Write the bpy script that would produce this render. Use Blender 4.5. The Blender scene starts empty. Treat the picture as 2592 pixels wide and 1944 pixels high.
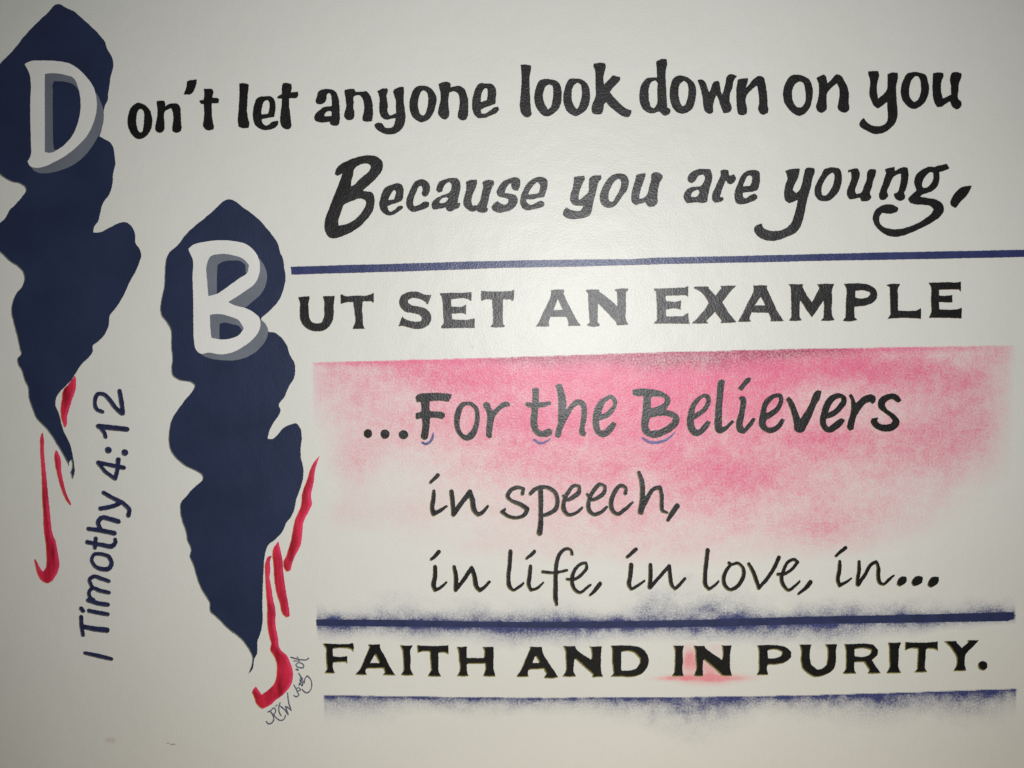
import bpy, math, random
import numpy as np
from mathutils import Vector, Matrix

S = bpy.context.scene
R = math.radians

# ---------------------------------------------------------------- camera
# The wall face is the plane y = 0; the painter's side is -y. The photographer
# stands a step to the right and a little above, 2.54 m away.
FOCAL, SENSOR, W, H = 35.3, 36.0, 2592.0, 1944.0
YAW, PITCH, ROLL = R(3.2), R(-3.2), R(-0.8)
cam_data = bpy.data.cameras.new('camera')
cam_data.lens = FOCAL
cam_data.sensor_width = SENSOR
cam_data.clip_end = 100
cam = bpy.data.objects.new('camera', cam_data)
S.collection.objects.link(cam)
CAM = Vector((0.142, -2.54, 1.642))
cam_rot = (Matrix.Rotation(YAW, 4, 'Z') @ Matrix.Rotation(R(90) + PITCH, 4, 'X')
           @ Matrix.Rotation(ROLL, 4, 'Z'))
cam.matrix_world = Matrix.Translation(CAM) @ cam_rot
S.camera = cam

# ---------------------------------------------------------------- world and lamps
world = bpy.data.worlds.new("World")
S.world = world
world.use_nodes = True
world.node_tree.nodes['Background'].inputs[0].default_value = (0.95, 1.0, 1.08, 1)
world.node_tree.nodes['Background'].inputs[1].default_value = 0.05


def lamp(name, kind, loc, power, color, **kw):
    d = bpy.data.lights.new(name, kind)
    d.energy = power
    d.color = color
    for k, v in kw.items():
        setattr(d, k, v)
    o = bpy.data.objects.new(name, d)
    o.location = loc
    S.collection.objects.link(o)
    return o


# the camera's own flash, beside the lens
flash = lamp('camera_flash', 'SPOT', CAM + Vector((0.06, 0.0, 0.05)), 220.0, (0.985, 1.0, 0.99),
             shadow_soft_size=0.025, spot_size=R(99), spot_blend=1.0)
flash.rotation_euler = cam_rot.to_euler()
# a warm room lamp standing low, shining up at the wall
room = lamp('room_lamp', 'AREA', (0.35, -1.5, -1.3), 19.0, (1.0, 0.78, 0.48), shape='DISK', size=0.9)
room.rotation_euler = (R(125), 0, 0)

S.view_settings.view_transform = 'Standard'
S.view_settings.look = 'None'
S.view_settings.exposure = 0
S.view_settings.gamma = 1
S.render.engine = 'CYCLES'
S.cycles.max_bounces = 6
S.cycles.transparent_max_bounces = 8


# ---------------------------------------------------------------- rectification
# Every mark was traced in pixels of the 2592 x 1944 photograph; this turns the
# tracing into metres on the wall (x to the right, z up), where it is built.
_M = np.array(cam_rot.to_3x3())


def to_wall(p):
    p = np.asarray(p, float)
    u = (p[:, 0] - W / 2) / W * SENSOR
    v = (H / 2 - p[:, 1]) / W * SENSOR
    d = np.stack([u, v, np.full(len(p), -FOCAL)], 1) @ _M.T
    t = -CAM.y / d[:, 1]
    return np.stack([CAM.x + t * d[:, 0], CAM.z + t * d[:, 2]], 1)


# ---------------------------------------------------------------- materials
def new_mat(name):
    m = bpy.data.materials.new(name)
    m.use_nodes = True
    nt = m.node_tree
    return m, nt, nt.nodes, nt.links, nt.nodes['Principled BSDF']


def stipple(nt, strength=1.0):
    """Orange-peel relief that a paint roller leaves, shared by wall and paint."""
    N, L = nt.nodes, nt.links
    geo = N.new('ShaderNodeNewGeometry')
    a = N.new('ShaderNodeTexNoise')
    a.inputs['Scale'].default_value = 205
    a.inputs['Detail'].default_value = 2
    a.inputs['Roughness'].default_value = 0.6
    L.new(geo.outputs['Position'], a.inputs['Vector'])
    b = N.new('ShaderNodeTexNoise')
    b.inputs['Scale'].default_value = 14
    b.inputs['Detail'].default_value = 2
    L.new(geo.outputs['Position'], b.inputs['Vector'])
    bump1 = N.new('ShaderNodeBump')
    bump1.inputs['Strength'].default_value = strength
    bump1.inputs['Distance'].default_value = 0.00058
    L.new(a.outputs['Fac'], bump1.inputs['Height'])
    bump2 = N.new('ShaderNodeBump')
    bump2.inputs['Strength'].default_value = 1.0
    bump2.inputs['Distance'].default_value = 0.0016
    L.new(b.outputs['Fac'], bump2.inputs['Height'])
    L.new(bump1.outputs['Normal'], bump2.inputs['Normal'])
    return bump2, a, b, geo


def ramp(nt, src, stops):
    r = nt.nodes.new('ShaderNodeValToRGB')
    e = r.color_ramp.elements
    while len(e) < len(stops):
        e.new(0.5)
    for k, (p, c) in enumerate(stops):
        e[k].position = p
        e[k].color = (*c, 1)
    nt.links.new(src, r.inputs['Fac'])
    return r


def mix_color(nt, fac, a, b):
    m = nt.nodes.new('ShaderNodeMix')
    m.data_type = 'RGBA'
    for sock, v in ((m.inputs[0], fac), (m.inputs[6], a), (m.inputs[7], b)):
        if isinstance(v, bpy.types.NodeSocket):
            nt.links.new(v, sock)
        elif isinstance(v, (int, float)):
            sock.default_value = v
        else:
            sock.default_value = (*v, 1)
    return m.outputs[2]


def remap(nt, src, a, b, c=0.0, d=1.0, smooth=True):
    m = nt.nodes.new('ShaderNodeMapRange')
    m.interpolation_type = 'SMOOTHSTEP' if smooth else 'LINEAR'
    for k, v in zip(('From Min', 'From Max', 'To Min', 'To Max'), (a, b, c, d)):
        m.inputs[k].default_value = v
    nt.links.new(src, m.inputs['Value'])
    return m.outputs[0]


def math_node(nt, op, a, b=0.0):
    m = nt.nodes.new('ShaderNodeMath')
    m.operation = op
    for s, v in zip(m.inputs, (a, b)):
        if isinstance(v, (int, float)):
            s.default_value = v
        else:
            nt.links.new(v, s)
    return m.outputs[0]


def attr(nt, name):
    a = nt.nodes.new('ShaderNodeAttribute')
    a.attribute_name = name
    return a.outputs['Fac']


def wall_colour(nt, fine, geo):
    big = nt.nodes.new('ShaderNodeTexNoise')
    big.inputs['Scale'].default_value = 2.2
    big.inputs['Detail'].default_value = 5
    nt.links.new(geo.outputs['Position'], big.inputs['Vector'])
    col = ramp(nt, big.outputs['Fac'], [(0.3, (0.725, 0.718, 0.668)), (0.7, (0.75, 0.743, 0.70))])
    return mix_color(nt, remap(nt, fine.outputs['Fac'], 0.32, 0.5, 0.10, 0.0), col.outputs['Color'], (0.52, 0.50, 0.45))


def wall_material():
    m, nt, N, L, bs = new_mat('cream_eggshell_emulsion')
    bump, fine, broad, geo = stipple(nt, 1.0)
    L.new(bump.outputs['Normal'], bs.inputs['Normal'])
    L.new(wall_colour(nt, fine, geo), bs.inputs['Base Color'])
    bs.inputs['Roughness'].default_value = 0.39
    bs.inputs['Specular IOR Level'].default_value = 0.41
    return m


def paint(name, lo, hi, rim, rough=0.375, scale=60.0, streak=False, spec=0.43, side=None):
    """Brushed enamel: two close tones, and a thin rim colour along the lower left edge."""
    m, nt, N, L, bs = new_mat(name)
    bump, fine, broad, geo = stipple(nt, 1.1)
    L.new(bump.outputs['Normal'], bs.inputs['Normal'])
    n = N.new('ShaderNodeTexNoise')
    n.inputs['Scale'].default_value = scale
    n.inputs['Detail'].default_value = 4
    if streak:
        mp = N.new('ShaderNodeMapping')
        mp.inputs['Scale'].default_value = (1.0, 1.0, 0.22)
        L.new(geo.outputs['Position'], mp.inputs['Vector'])
        L.new(mp.outputs['Vector'], n.inputs['Vector'])
    else:
        L.new(geo.outputs['Position'], n.inputs['Vector'])
    col = ramp(nt, n.outputs['Fac'], [(0.34, lo), (0.66, hi)]).outputs['Color']
    k = remap(nt, attr(nt, 'core'), -0.5, 0.7)
    k = math_node(nt, 'MULTIPLY', k, 0.9)
    if side:                                       # paler tone along the stroke's right edge
        s_ = math_node(nt, 'MULTIPLY', remap(nt, attr(nt, 'side'), -4.0, 3.0), remap(nt, n.outputs['Fac'], 0.3, 0.6, 0.3, 0.85))
        col = mix_color(nt, s_, col, side)
    L.new(mix_color(nt, k, col, rim), bs.inputs['Base Color'])
    bs.inputs['Roughness'].default_value = rough
    bs.inputs['Specular IOR Level'].default_value = spec
    return m


def wash(name, color, color2, dark=None):
    """Dry-brushed or sponged paint: how thick it lies comes with the mesh, the grain from the wall's
    stipple; where no pigment has caught, the wall's own cream shows."""
    m, nt, N, L, bs = new_mat(name)
    bump, fine, broad, geo = stipple(nt, 1.0)
    L.new(bump.outputs['Normal'], bs.inputs['Normal'])
    dens = attr(nt, 'pigment')
    g = N.new('ShaderNodeTexNoise')
    g.inputs['Scale'].default_value = 210
    g.inputs['Detail'].default_value = 3
    g.inputs['Roughness'].default_value = 0.7
    L.new(geo.outputs['Position'], g.inputs['Vector'])
    g2 = N.new('ShaderNodeTexNoise')
    g2.inputs['Scale'].default_value = 44
    g2.inputs['Detail'].default_value = 5
    g2.inputs['Roughness'].default_value = 0.6
    L.new(geo.outputs['Position'], g2.inputs['Vector'])
    # alpha = density + grain, strongest where the density is middling
    grain = math_node(nt, 'SUBTRACT', g.outputs['Fac'], 0.5)
    cloud = math_node(nt, 'SUBTRACT', g2.outputs['Fac'], 0.5)
    mid = math_node(nt, 'MULTIPLY', dens, math_node(nt, 'SUBTRACT', 1.15, dens))
    add = math_node(nt, 'ADD', math_node(nt, 'MULTIPLY', grain, GRAIN[name][0]), math_node(nt, 'MULTIPLY', cloud, GRAIN[name][1]))
    a = math_node(nt, 'ADD', dens, math_node(nt, 'MULTIPLY', add, mid))
    cl = N.new('ShaderNodeClamp')
    L.new(a, cl.inputs['Value'])
    col = mix_color(nt, remap(nt, cl.outputs[0], 0.1, 0.95), color2, color)
    if dark:
        dk = math_node(nt, 'MULTIPLY', attr(nt, 'dark'), remap(nt, g.outputs['Fac'], 0.34, 0.6, 0.3, 1.15))
        col = mix_color(nt, dk, col, dark)
    L.new(mix_color(nt, cl.outputs[0], wall_colour(nt, fine, geo), col), bs.inputs['Base Color'])
    bs.inputs['Roughness'].default_value = 0.39
    bs.inputs['Specular IOR Level'].default_value = 0.41
    return m


GRAIN = {'pink_sponged_paint': (4.2, 1.8), 'blue_dry_brushed_paint': (4.8, 1.6), 'red_smeared_paint': (1.6, 1.2)}
BLACK_RIM = (0.075, 0.05, 0.018)
MAT = {
    'wall': wall_material(),
    'brush': paint('black_brush_enamel', (0.0035, 0.0035, 0.0035), (0.0085, 0.008, 0.0075), (0.045, 0.034, 0.02)),
    'caps': paint('black_capitals_enamel', (0.0035, 0.0035, 0.0035), (0.008, 0.0075, 0.007), (0.12, 0.075, 0.03)),
    'script': paint('black_script_enamel', (0.0035, 0.0035, 0.0035), (0.009, 0.0085, 0.008), (0.18, 0.145, 0.05)),
    'capsb': paint('black_lower_capitals_enamel', (0.003, 0.003, 0.003), (0.007, 0.007, 0.0065), (0.25, 0.21, 0.05)),
    'navy': paint('navy_lettering_paint', (0.014, 0.016, 0.05), (0.03, 0.034, 0.105), (0.13, 0.135, 0.12)),
    'navyshape': paint('navy_flat_paint', (0.0175, 0.026, 0.064), (0.0235, 0.034, 0.082), (0.20, 0.21, 0.16), rough=0.42, scale=7, spec=0.3),
    'rule': paint('navy_rule_paint', (0.026, 0.034, 0.115), (0.036, 0.046, 0.15), (0.12, 0.08, 0.12), rough=0.36, scale=30),
    'thickrule': paint('navy_thick_rule_paint', (0.024, 0.031, 0.085), (0.032, 0.041, 0.115), (0.05, 0.055, 0.11), rough=0.4, scale=30, spec=0.3),
    'accent': paint('lilac_blue_accent_paint', (0.07, 0.075, 0.21), (0.12, 0.125, 0.29), (0.22, 0.20, 0.42)),
    'pen': paint('grey_blue_marker_ink', (0.055, 0.06, 0.11), (0.16, 0.165, 0.21), (0.16, 0.16, 0.2), rough=0.6, scale=90),
    'initial': paint('white_initial_paint', (0.74, 0.73, 0.70), (0.77, 0.76, 0.73), (0.62, 0.60, 0.56), rough=0.46, scale=9),
    'shadow': paint('slate_grey_drop_shadow_paint', (0.138, 0.152, 0.185), (0.172, 0.188, 0.225), (0.16, 0.165, 0.17), rough=0.48, scale=8),
    'red': paint('crimson_brush_paint', (0.30, 0.006, 0.018), (0.70, 0.024, 0.07), (0.62, 0.17, 0.02), scale=46, streak=True, side=(0.80, 0.055, 0.15)),
}

LETTERS = r'''
@ 300 140 4 brush
# on't
o: 195,482 270,505 315,550 338,620 342,690 322,765 285,815 240,845 190,848 145,815 110,760 93,690 100,610 120,545 150,505 | -222,545 250,560 262,610 258,680 252,735 240,775 218,785 198,755 183,700 180,640 188,590 203,555
n: 385,468 420,458 470,464 474,500 472,520 500,500 550,487 595,490 622,520 632,600 636,690 640,735 622,775 580,785 550,768 545,720 555,660 550,580 535,538 500,550 468,575 462,620 468,700 462,755 440,782 400,784 375,760 372,720 388,650 395,580 390,510
': 795,245 785,300 770,345 745,385 720,400 690,398 655,400 680,350 695,265 730,252
t: 865,340 905,338 950,345 962,365 955,400 950,432 1000,432 1020,445 1012,482 985,488 945,486 945,560 952,650 965,710 965,748 925,762 885,755 860,725 865,640 868,560 862,495 835,495 818,465 835,455 862,455 870,400
# let
l: 1222,285 1265,282 1322,295 1312,380 1306,480 1303,570 1315,650 1325,700 1318,735 1265,740 1215,722 1208,670 1215,560 1222,450 1225,350
e: 1400,440 1440,418 1490,415 1550,418 1580,455 1590,510 1585,580 1575,625 1530,632 1490,640 1452,648 1460,685 1490,712 1520,705 1545,680 1590,665 1620,662 1618,695 1590,730 1530,755 1470,758 1420,740 1380,700 1362,640 1362,570 1375,500 | -1500,455 1518,455 1528,490 1525,560 1515,592 1450,600 1448,570 1458,510 1475,470
t: 1665,282 1700,280 1750,290 1756,330 1745,378 1780,372 1820,368 1820,405 1805,432 1760,435 1728,440 1730,520 1740,600 1745,660 1752,710 1735,742 1700,752 1665,735 1638,680 1640,600 1650,520 1655,440 1620,440 1602,432 1630,405 1655,392 1652,340
@ 780 140 4 brush
# anyone
a: 100,375 140,348 200,342 250,350 290,385 310,440 318,520 320,600 320,660 305,705 265,716 225,700 220,672 170,680 110,678 70,658 62,625 80,590 110,560 150,530 205,518 240,515 238,450 228,400 208,380 190,400 185,440 165,480 130,497 90,492 75,470 90,420 | -205,568 235,568 240,615 165,618 165,600 180,580
n: 370,350 410,342 470,340 482,372 540,368 590,365 625,400 645,450 655,530 655,620 645,665 600,675 555,665 550,630 565,570 565,490 550,440 525,405 480,408 465,420 462,480 460,530 470,590 460,640 430,658 390,652 365,620 365,590 382,540 380,450 370,390
y: 700,365 740,342 805,335 808,370 795,410 800,450 808,500 805,570 825,612 860,600 890,588 888,520 885,450 868,400 862,365 900,330 970,318 972,380 968,440 975,520 985,600 982,670 960,730 910,780 850,802 780,798 720,770 680,735 668,705 685,690 750,690 780,730 830,735 860,720 878,680 885,638 840,645 780,652 745,630 722,570 720,500 722,430
o: 1100,318 1160,308 1230,325 1275,370 1303,440 1295,500 1275,570 1240,630 1190,668 1150,680 1100,662 1055,620 1030,560 1025,490 1040,410 1065,350 | -1165,355 1195,370 1212,410 1215,460 1205,530 1185,590 1165,612 1140,600 1120,550 1112,490 1125,420 1145,370
n: 1318,290 1350,278 1408,268 1440,285 1443,325 1480,315 1545,312 1580,340 1605,390 1622,460 1622,540 1615,620 1600,650 1560,660 1515,635 1515,590 1528,530 1532,450 1520,395 1485,368 1430,378 1422,420 1422,520 1430,595 1420,630 1385,650 1345,635 1318,600 1320,540 1338,470 1342,400 1330,340
e: 1730,288 1800,286 1860,292 1895,325 1905,380 1900,440 1895,492 1850,510 1790,530 1745,555 1760,590 1790,590 1840,560 1890,525 1925,520 1935,550 1905,585 1840,615 1780,635 1720,635 1680,600 1662,540 1662,460 1680,380 1700,325 | -1790,335 1815,340 1818,380 1808,455 1745,475 1750,430 1762,370
@ 1290 140 4 brush
# look
l: 110,98 150,94 218,105 218,135 205,200 203,320 208,430 215,540 222,600 200,625 160,628 120,590 105,540 108,440 118,320 120,210
o: 300,260 345,240 400,242 465,255 500,280 525,350 527,420 515,500 490,550 440,595 380,620 330,605 285,555 255,490 248,420 262,340 280,290 | -400,298 430,310 440,345 440,400 432,470 415,525 390,548 370,520 348,470 338,420 350,350 370,310
o: 600,245 660,236 725,245 775,275 805,330 815,400 808,480 780,545 730,590 670,617 620,600 575,560 550,500 542,430 555,350 575,285 | -690,280 720,300 728,350 730,400 715,470 700,520 680,545 660,520 635,470 628,420 632,350 655,300
k: 850,85 880,82 925,74 970,85 972,130 955,190 950,260 955,300 1000,250 1045,203 1120,222 1122,240 1080,295 1030,350 1015,372 1060,430 1120,490 1180,540 1235,558 1228,600 1205,625 1150,620 1080,575 1010,515 975,478 955,500 950,550 930,590 880,600 840,585 828,555 840,490 870,420 870,330 868,230 865,160 848,115
# down
d: 1485,65 1530,38 1592,42 1595,90 1582,150 1580,230 1585,320 1590,430 1595,530 1625,545 1628,575 1600,605 1565,612 1510,570 1460,588 1410,585 1350,545 1318,480 1312,400 1322,330 1350,270 1400,230 1450,225 1490,225 1490,160 1485,100 | -1470,252 1490,270 1492,350 1495,440 1490,495 1460,535 1440,530 1415,470 1408,400 1412,330 1435,275
o: 1665,225 1720,205 1780,215 1840,250 1880,310 1890,380 1880,450 1855,530 1810,575 1750,592 1690,575 1650,530 1625,460 1620,380 1630,300 | -1765,260 1795,280 1808,330 1805,400 1790,470 1765,512 1745,515 1725,470 1710,400 1712,330 1730,285
w: 1898,255 1935,243 1975,265 2000,320 2020,380 2040,330 2068,268 2110,258 2125,280 2130,320 2150,400 2165,360 2185,280 2205,205 2245,190 2302,212 2272,250 2255,330 2230,400 2230,470 2248,548 2220,580 2165,585 2140,530 2115,450 2095,400 2075,450 2060,520 2062,575 2030,595 1985,575 1965,540 1955,450 1935,350 1915,290
@ 1800 140 4 brush
n: 270,245 320,235 375,230 368,280 350,330 390,290 430,240 485,210 530,225 550,290 562,370 570,450 572,510 580,540 575,585 530,602 490,585 478,560 485,480 480,390 465,310 420,340 350,440 355,500 365,560 355,595 315,608 272,590 262,550 255,450 255,340
# on
o: 810,205 870,196 930,208 985,240 1020,300 1030,380 1020,460 1000,530 955,585 900,615 840,595 785,545 745,490 728,410 735,330 765,255 | -895,265 930,280 945,320 955,390 955,460 935,505 900,528 870,525 840,490 820,420 822,350 845,300
n: 1065,230 1105,208 1145,195 1165,225 1175,290 1225,235 1270,190 1310,205 1350,260 1385,340 1395,420 1392,490 1400,520 1395,555 1350,582 1305,568 1280,530 1290,470 1300,390 1290,320 1272,285 1230,320 1175,385 1168,440 1172,510 1165,555 1120,583 1075,565 1062,530 1080,450 1090,360 1085,280
@ 2039 140 4 brush
# you
y: 635,165 680,160 735,162 745,200 728,270 722,350 735,440 780,400 822,350 828,280 828,195 860,178 930,178 935,220 918,300 918,400 925,500 932,590 915,670 880,720 820,770 760,795 690,797 620,765 560,730 540,700 560,660 590,635 610,665 650,700 720,718 780,708 820,680 832,630 828,540 825,470 780,510 730,540 700,520 665,460 645,400 650,310 650,240 635,200
o: 1030,185 1080,170 1150,175 1215,200 1240,270 1250,350 1235,420 1205,480 1160,520 1110,543 1060,535 1015,500 975,440 962,380 970,300 995,235 | -1110,210 1140,215 1160,260 1168,320 1160,400 1130,455 1100,475 1070,450 1050,400 1052,330 1070,260
u: 1290,182 1335,174 1395,182 1398,210 1380,250 1370,310 1375,380 1390,440 1430,420 1472,395 1470,320 1465,210 1480,180 1530,170 1578,185 1578,220 1555,280 1548,350 1550,450 1575,470 1575,510 1555,540 1525,552 1490,525 1462,470 1420,490 1370,525 1330,525 1300,470 1285,380 1285,280
@ 810 385 4 brush
# Because
B: 285,85 350,60 430,38 510,32 580,48 625,85 638,130 620,200 580,255 530,305 480,350 430,392 480,398 520,405 550,450 552,520 538,590 500,650 450,710 390,765 310,815 220,855 150,873 95,865 60,820 45,765 55,670 90,580 130,470 175,360 210,270 228,212 175,245 152,225 160,180 215,120 | -480,118 510,140 512,165 490,200 450,235 400,275 350,330 315,345 318,300 335,240 350,170 390,135 430,122 | -390,472 440,478 465,500 460,545 430,600 380,660 320,705 250,735 190,742 185,710 200,650 225,580 238,540 290,510 340,490
e: 650,370 720,332 785,315 830,330 845,370 845,430 830,490 790,512 740,525 685,548 695,590 720,605 760,580 800,545 835,548 845,565 800,600 750,630 705,645 650,625 612,580 600,530 612,470 630,410 | -755,380 768,400 762,440 750,478 690,485 705,450 730,410
c: 975,290 1040,275 1090,300 1115,350 1105,410 1075,450 1045,450 1030,425 1040,380 1025,340 1005,350 975,410 950,470 945,520 950,550 1000,535 1060,500 1105,510 1105,545 1060,575 1000,595 940,608 895,580 872,530 878,470 905,400 940,330
a: 1210,300 1270,275 1340,262 1395,270 1420,310 1420,380 1405,450 1395,515 1420,515 1410,560 1370,580 1310,602 1280,585 1275,560 1210,575 1150,582 1128,550 1135,510 1175,470 1230,440 1300,415 1325,380 1330,330 1310,305 1275,320 1250,360 1240,400 1200,412 1175,385 1190,335 | -1270,460 1300,465 1275,505 1230,518 1205,510 1225,480
u: 1475,300 1530,282 1590,280 1590,320 1570,380 1545,440 1535,500 1545,540 1590,540 1620,490 1635,420 1650,340 1645,310 1665,290 1760,288 1762,320 1740,370 1715,450 1700,520 1685,565 1705,570 1695,600 1640,615 1595,605 1590,590 1540,605 1490,580 1455,540 1450,500 1465,430 1480,370
s: 1880,282 1940,262 1985,255 2025,275 2028,330 2005,390 1965,390 1940,360 1940,310 1910,330 1880,380 1870,415 1930,422 1985,440 2002,480 1990,530 1945,580 1880,605 1800,615 1750,590 1735,560 1760,520 1800,495 1830,520 1880,530 1905,510 1905,475 1860,462 1800,445 1788,410 1805,360 1840,310
@ 1340 390 4 brush
e: 25,258 75,235 145,235 180,265 185,320 170,380 150,435 90,445 30,460 -35,460 -25,490 20,515 70,490 120,472 152,490 150,520 110,545 40,560 -25,570 -75,545 -95,490 -85,420 -50,340 -20,295 | -75,285 105,310 105,350 85,395 40,405 -15,412 5,370 40,320
# you
y: 450,232 500,225 552,220 562,250 545,290 520,350 502,410 500,470 550,430 595,385 600,320 612,240 650,218 725,215 730,240 700,290 685,350 665,430 645,500 635,560 610,620 560,645 500,655 430,660 370,645 338,610 345,575 375,540 410,562 460,575 520,570 545,525 490,525 440,512 412,470 412,420 435,350 448,280
o: 850,208 910,198 970,210 1002,250 1005,310 985,370 940,430 900,490 860,530 805,547 750,530 720,490 712,430 735,350 780,270 815,230 | -905,250 925,270 925,320 905,380 870,440 840,480 815,480 800,445 805,390 830,330 870,270
u: 1088,210 1130,198 1180,195 1170,240 1145,310 1120,390 1112,455 1150,445 1190,410 1210,340 1232,260 1232,205 1275,180 1350,212 1350,240 1320,290 1305,350 1295,430 1298,490 1270,525 1215,535 1185,510 1175,490 1120,505 1075,520 1040,490 1030,430 1045,350 1070,270
# are
a: 1640,185 1700,155 1780,150 1830,155 1850,200 1850,260 1830,330 1815,400 1805,450 1800,485 1750,498 1705,490 1650,495 1590,498 1562,450 1565,400 1600,355 1660,330 1735,322 1765,280 1775,230 1755,205 1715,220 1680,270 1650,295 1605,275 1600,240 | -1705,360 1720,380 1710,415 1680,435 1635,430 1645,395
r: 1930,170 1970,158 2015,165 2020,195 2025,220 2070,205 2092,240 2085,270 2045,305 2010,300 1990,270 1970,310 1945,380 1930,435 1965,440 1965,460 1930,485 1880,495 1848,460 1850,410 1880,340 1910,270 1935,210
@ 1890 390 4 brush
e: -15,180 30,165 90,162 125,180 135,230 130,300 110,360 70,380 0,388 -40,395 -30,440 -5,450 40,415 80,403 110,425 105,450 60,480 0,500 -60,510 -110,490 -125,430 -120,370 -90,300 -60,230 | -30,215 50,230 50,280 30,320 -20,325 -40,330 -20,280 5,230
# young
y: 385,170 440,155 500,147 537,150 530,200 510,260 480,320 467,365 500,400 535,360 560,290 580,200 600,145 640,136 685,145 688,180 665,250 650,330 625,420 605,500 590,580 570,660 545,730 505,790 430,830 350,862 260,880 180,870 110,830 75,780 80,735 120,712 155,705 170,745 210,770 270,780 350,770 410,740 455,690 480,620 500,550 515,480 520,460 470,485 430,500 385,460 378,390 390,310 412,240 400,200
o: 820,140 880,135 940,150 962,210 960,290 935,370 890,430 840,470 780,480 720,460 688,410 690,340 720,270 760,200 790,150 | -870,185 885,210 885,260 865,330 830,390 795,420 765,415 755,370 768,310 800,250 840,205
u: 1025,165 1060,152 1120,145 1143,180 1140,240 1115,310 1098,380 1110,405 1160,390 1185,330 1215,250 1220,180 1240,158 1310,158 1308,200 1285,260 1265,340 1248,410 1265,430 1250,460 1210,478 1160,478 1148,440 1090,455 1040,458 1015,420 1018,360 1045,290 1060,220 1050,180 1025,190
n: 1395,155 1440,140 1497,128 1500,175 1545,145 1590,132 1630,140 1638,200 1632,280 1615,350 1595,400 1605,430 1580,468 1535,472 1498,440 1490,400 1525,385 1548,320 1560,250 1560,200 1520,210 1478,245 1450,310 1420,380 1432,420 1400,462 1355,468 1338,430 1350,370 1375,300 1400,220 1410,190
g: 1790,150 1850,128 1895,130 1945,115 2025,100 2055,145 2010,165 1950,185 1952,230 1945,290 1915,345 1870,380 1810,400 1775,415 1755,430 1830,445 1900,455 1960,485 1995,535 1990,590 1950,640 1880,690 1780,745 1680,790 1580,828 1480,838 1400,815 1340,770 1295,715 1275,650 1290,590 1340,535 1400,512 1480,515 1535,545 1530,575 1480,600 1430,605 1370,595 1345,640 1345,690 1380,735 1440,755 1540,760 1640,735 1730,700 1810,650 1870,600 1895,560 1860,530 1790,515 1700,510 1650,490 1635,450 1670,410 1720,370 1700,320 1695,270 1715,210 1750,175 | -1865,185 1885,190 1890,230 1870,290 1830,335 1790,342 1775,320 1785,270 1815,220
,: 2280,320 2250,385 2200,450 2150,500 2118,548 2075,528 2062,500 2090,420 2135,365 2190,330 2240,322
@ 730 640 4 caps
# UT
U: 97,448 215,437 215,460 205,500 207,600 213,660 240,700 290,715 335,705 358,660 362,560 360,480 342,440 470,436 468,460 458,520 460,600 445,690 410,750 350,790 290,797 220,785 160,745 125,690 115,600 115,500
T: 528,422 545,422 560,432 680,432 820,425 866,403 865,508 850,505 845,492 755,492 748,560 755,660 760,740 778,770 650,772 655,750 672,720 668,600 655,500 560,508 528,520
@ 730 640 4 caps
# SET
S: 1180,410 1240,392 1320,397 1390,425 1450,422 1415,520 1395,520 1390,500 1330,470 1250,460 1210,480 1210,505 1250,530 1330,545 1400,570 1440,620 1448,680 1415,735 1350,768 1290,772 1210,755 1160,742 1115,745 1130,700 1155,640 1175,665 1240,690 1310,697 1345,690 1352,660 1330,635 1250,610 1180,595 1135,550 1122,490 1140,440
E: 1532,410 1640,405 1820,400 1855,392 1855,490 1840,485 1815,470 1648,475 1650,540 1770,540 1800,520 1798,630 1770,612 1655,618 1660,672 1850,672 1887,660 1888,762 1760,762 1545,768 1545,745 1572,715 1565,600 1560,500 1550,440 1532,425
@ 1240 640 4 caps
T: -88,385 0,390 150,390 215,385 245,372 240,470 230,492 205,472 135,472 132,560 132,660 135,725 152,735 148,752 80,758 5,752 8,738 30,720 28,600 20,475 -50,475 -88,490 -92,440
# AN
A: 615,378 680,372 750,372 752,395 745,410 800,530 860,640 895,705 930,738 850,742 790,742 795,715 770,650 615,650 598,700 605,745 530,748 465,745 490,710 530,620 580,520 618,410 | -688,470 735,575 645,580
N: 972,375 1040,370 1110,372 1108,395 1200,460 1290,540 1285,400 1265,385 1265,368 1340,362 1400,362 1398,380 1378,400 1378,560 1385,700 1405,728 1340,734 1280,735 1278,705 1180,600 1095,515 1092,700 1112,722 1108,742 1040,750 985,738 985,725 1008,705 1000,580 992,410 972,390
# EXAMPLE
E: 1660,362 1780,358 1930,352 1985,348 2008,335 2008,448 1985,430 1780,436 1782,488 1910,490 1938,478 1932,580 1905,568 1782,575 1785,645 1960,640 1990,612 2010,612 2018,700 2025,722 1850,718 1660,718 1662,705 1690,680 1688,550 1680,390 1660,378
@ 1740 640 4 caps
X: 65,345 140,340 218,342 215,360 285,432 345,355 328,335 410,332 497,332 430,400 355,500 420,610 500,705 410,710 328,712 345,690 280,600 190,690 212,715 130,718 40,718 90,670 160,590 215,510 150,410 65,360
A: 665,332 735,328 810,330 800,355 855,470 910,590 975,690 910,695 838,692 845,675 820,608 650,605 625,665 645,695 570,702 510,698 545,640 600,520 670,365 | -740,445 788,532 682,532
M: 1018,316 1100,318 1170,318 1165,345 1215,440 1260,500 1335,360 1315,318 1400,312 1487,314 1470,350 1465,480 1468,640 1490,682 1420,690 1350,688 1375,660 1382,560 1378,480 1320,570 1258,655 1205,580 1140,480 1135,560 1135,650 1160,685 1090,692 1025,688 1052,650 1050,520 1045,350
P: 1580,314 1640,310 1750,310 1840,325 1900,365 1922,415 1915,465 1870,510 1800,535 1690,545 1690,650 1720,680 1650,695 1570,690 1600,650 1602,500 1600,345 | -1700,385 1790,382 1845,400 1850,420 1820,450 1770,462 1700,455
@ 2039 640 4 caps
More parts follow.
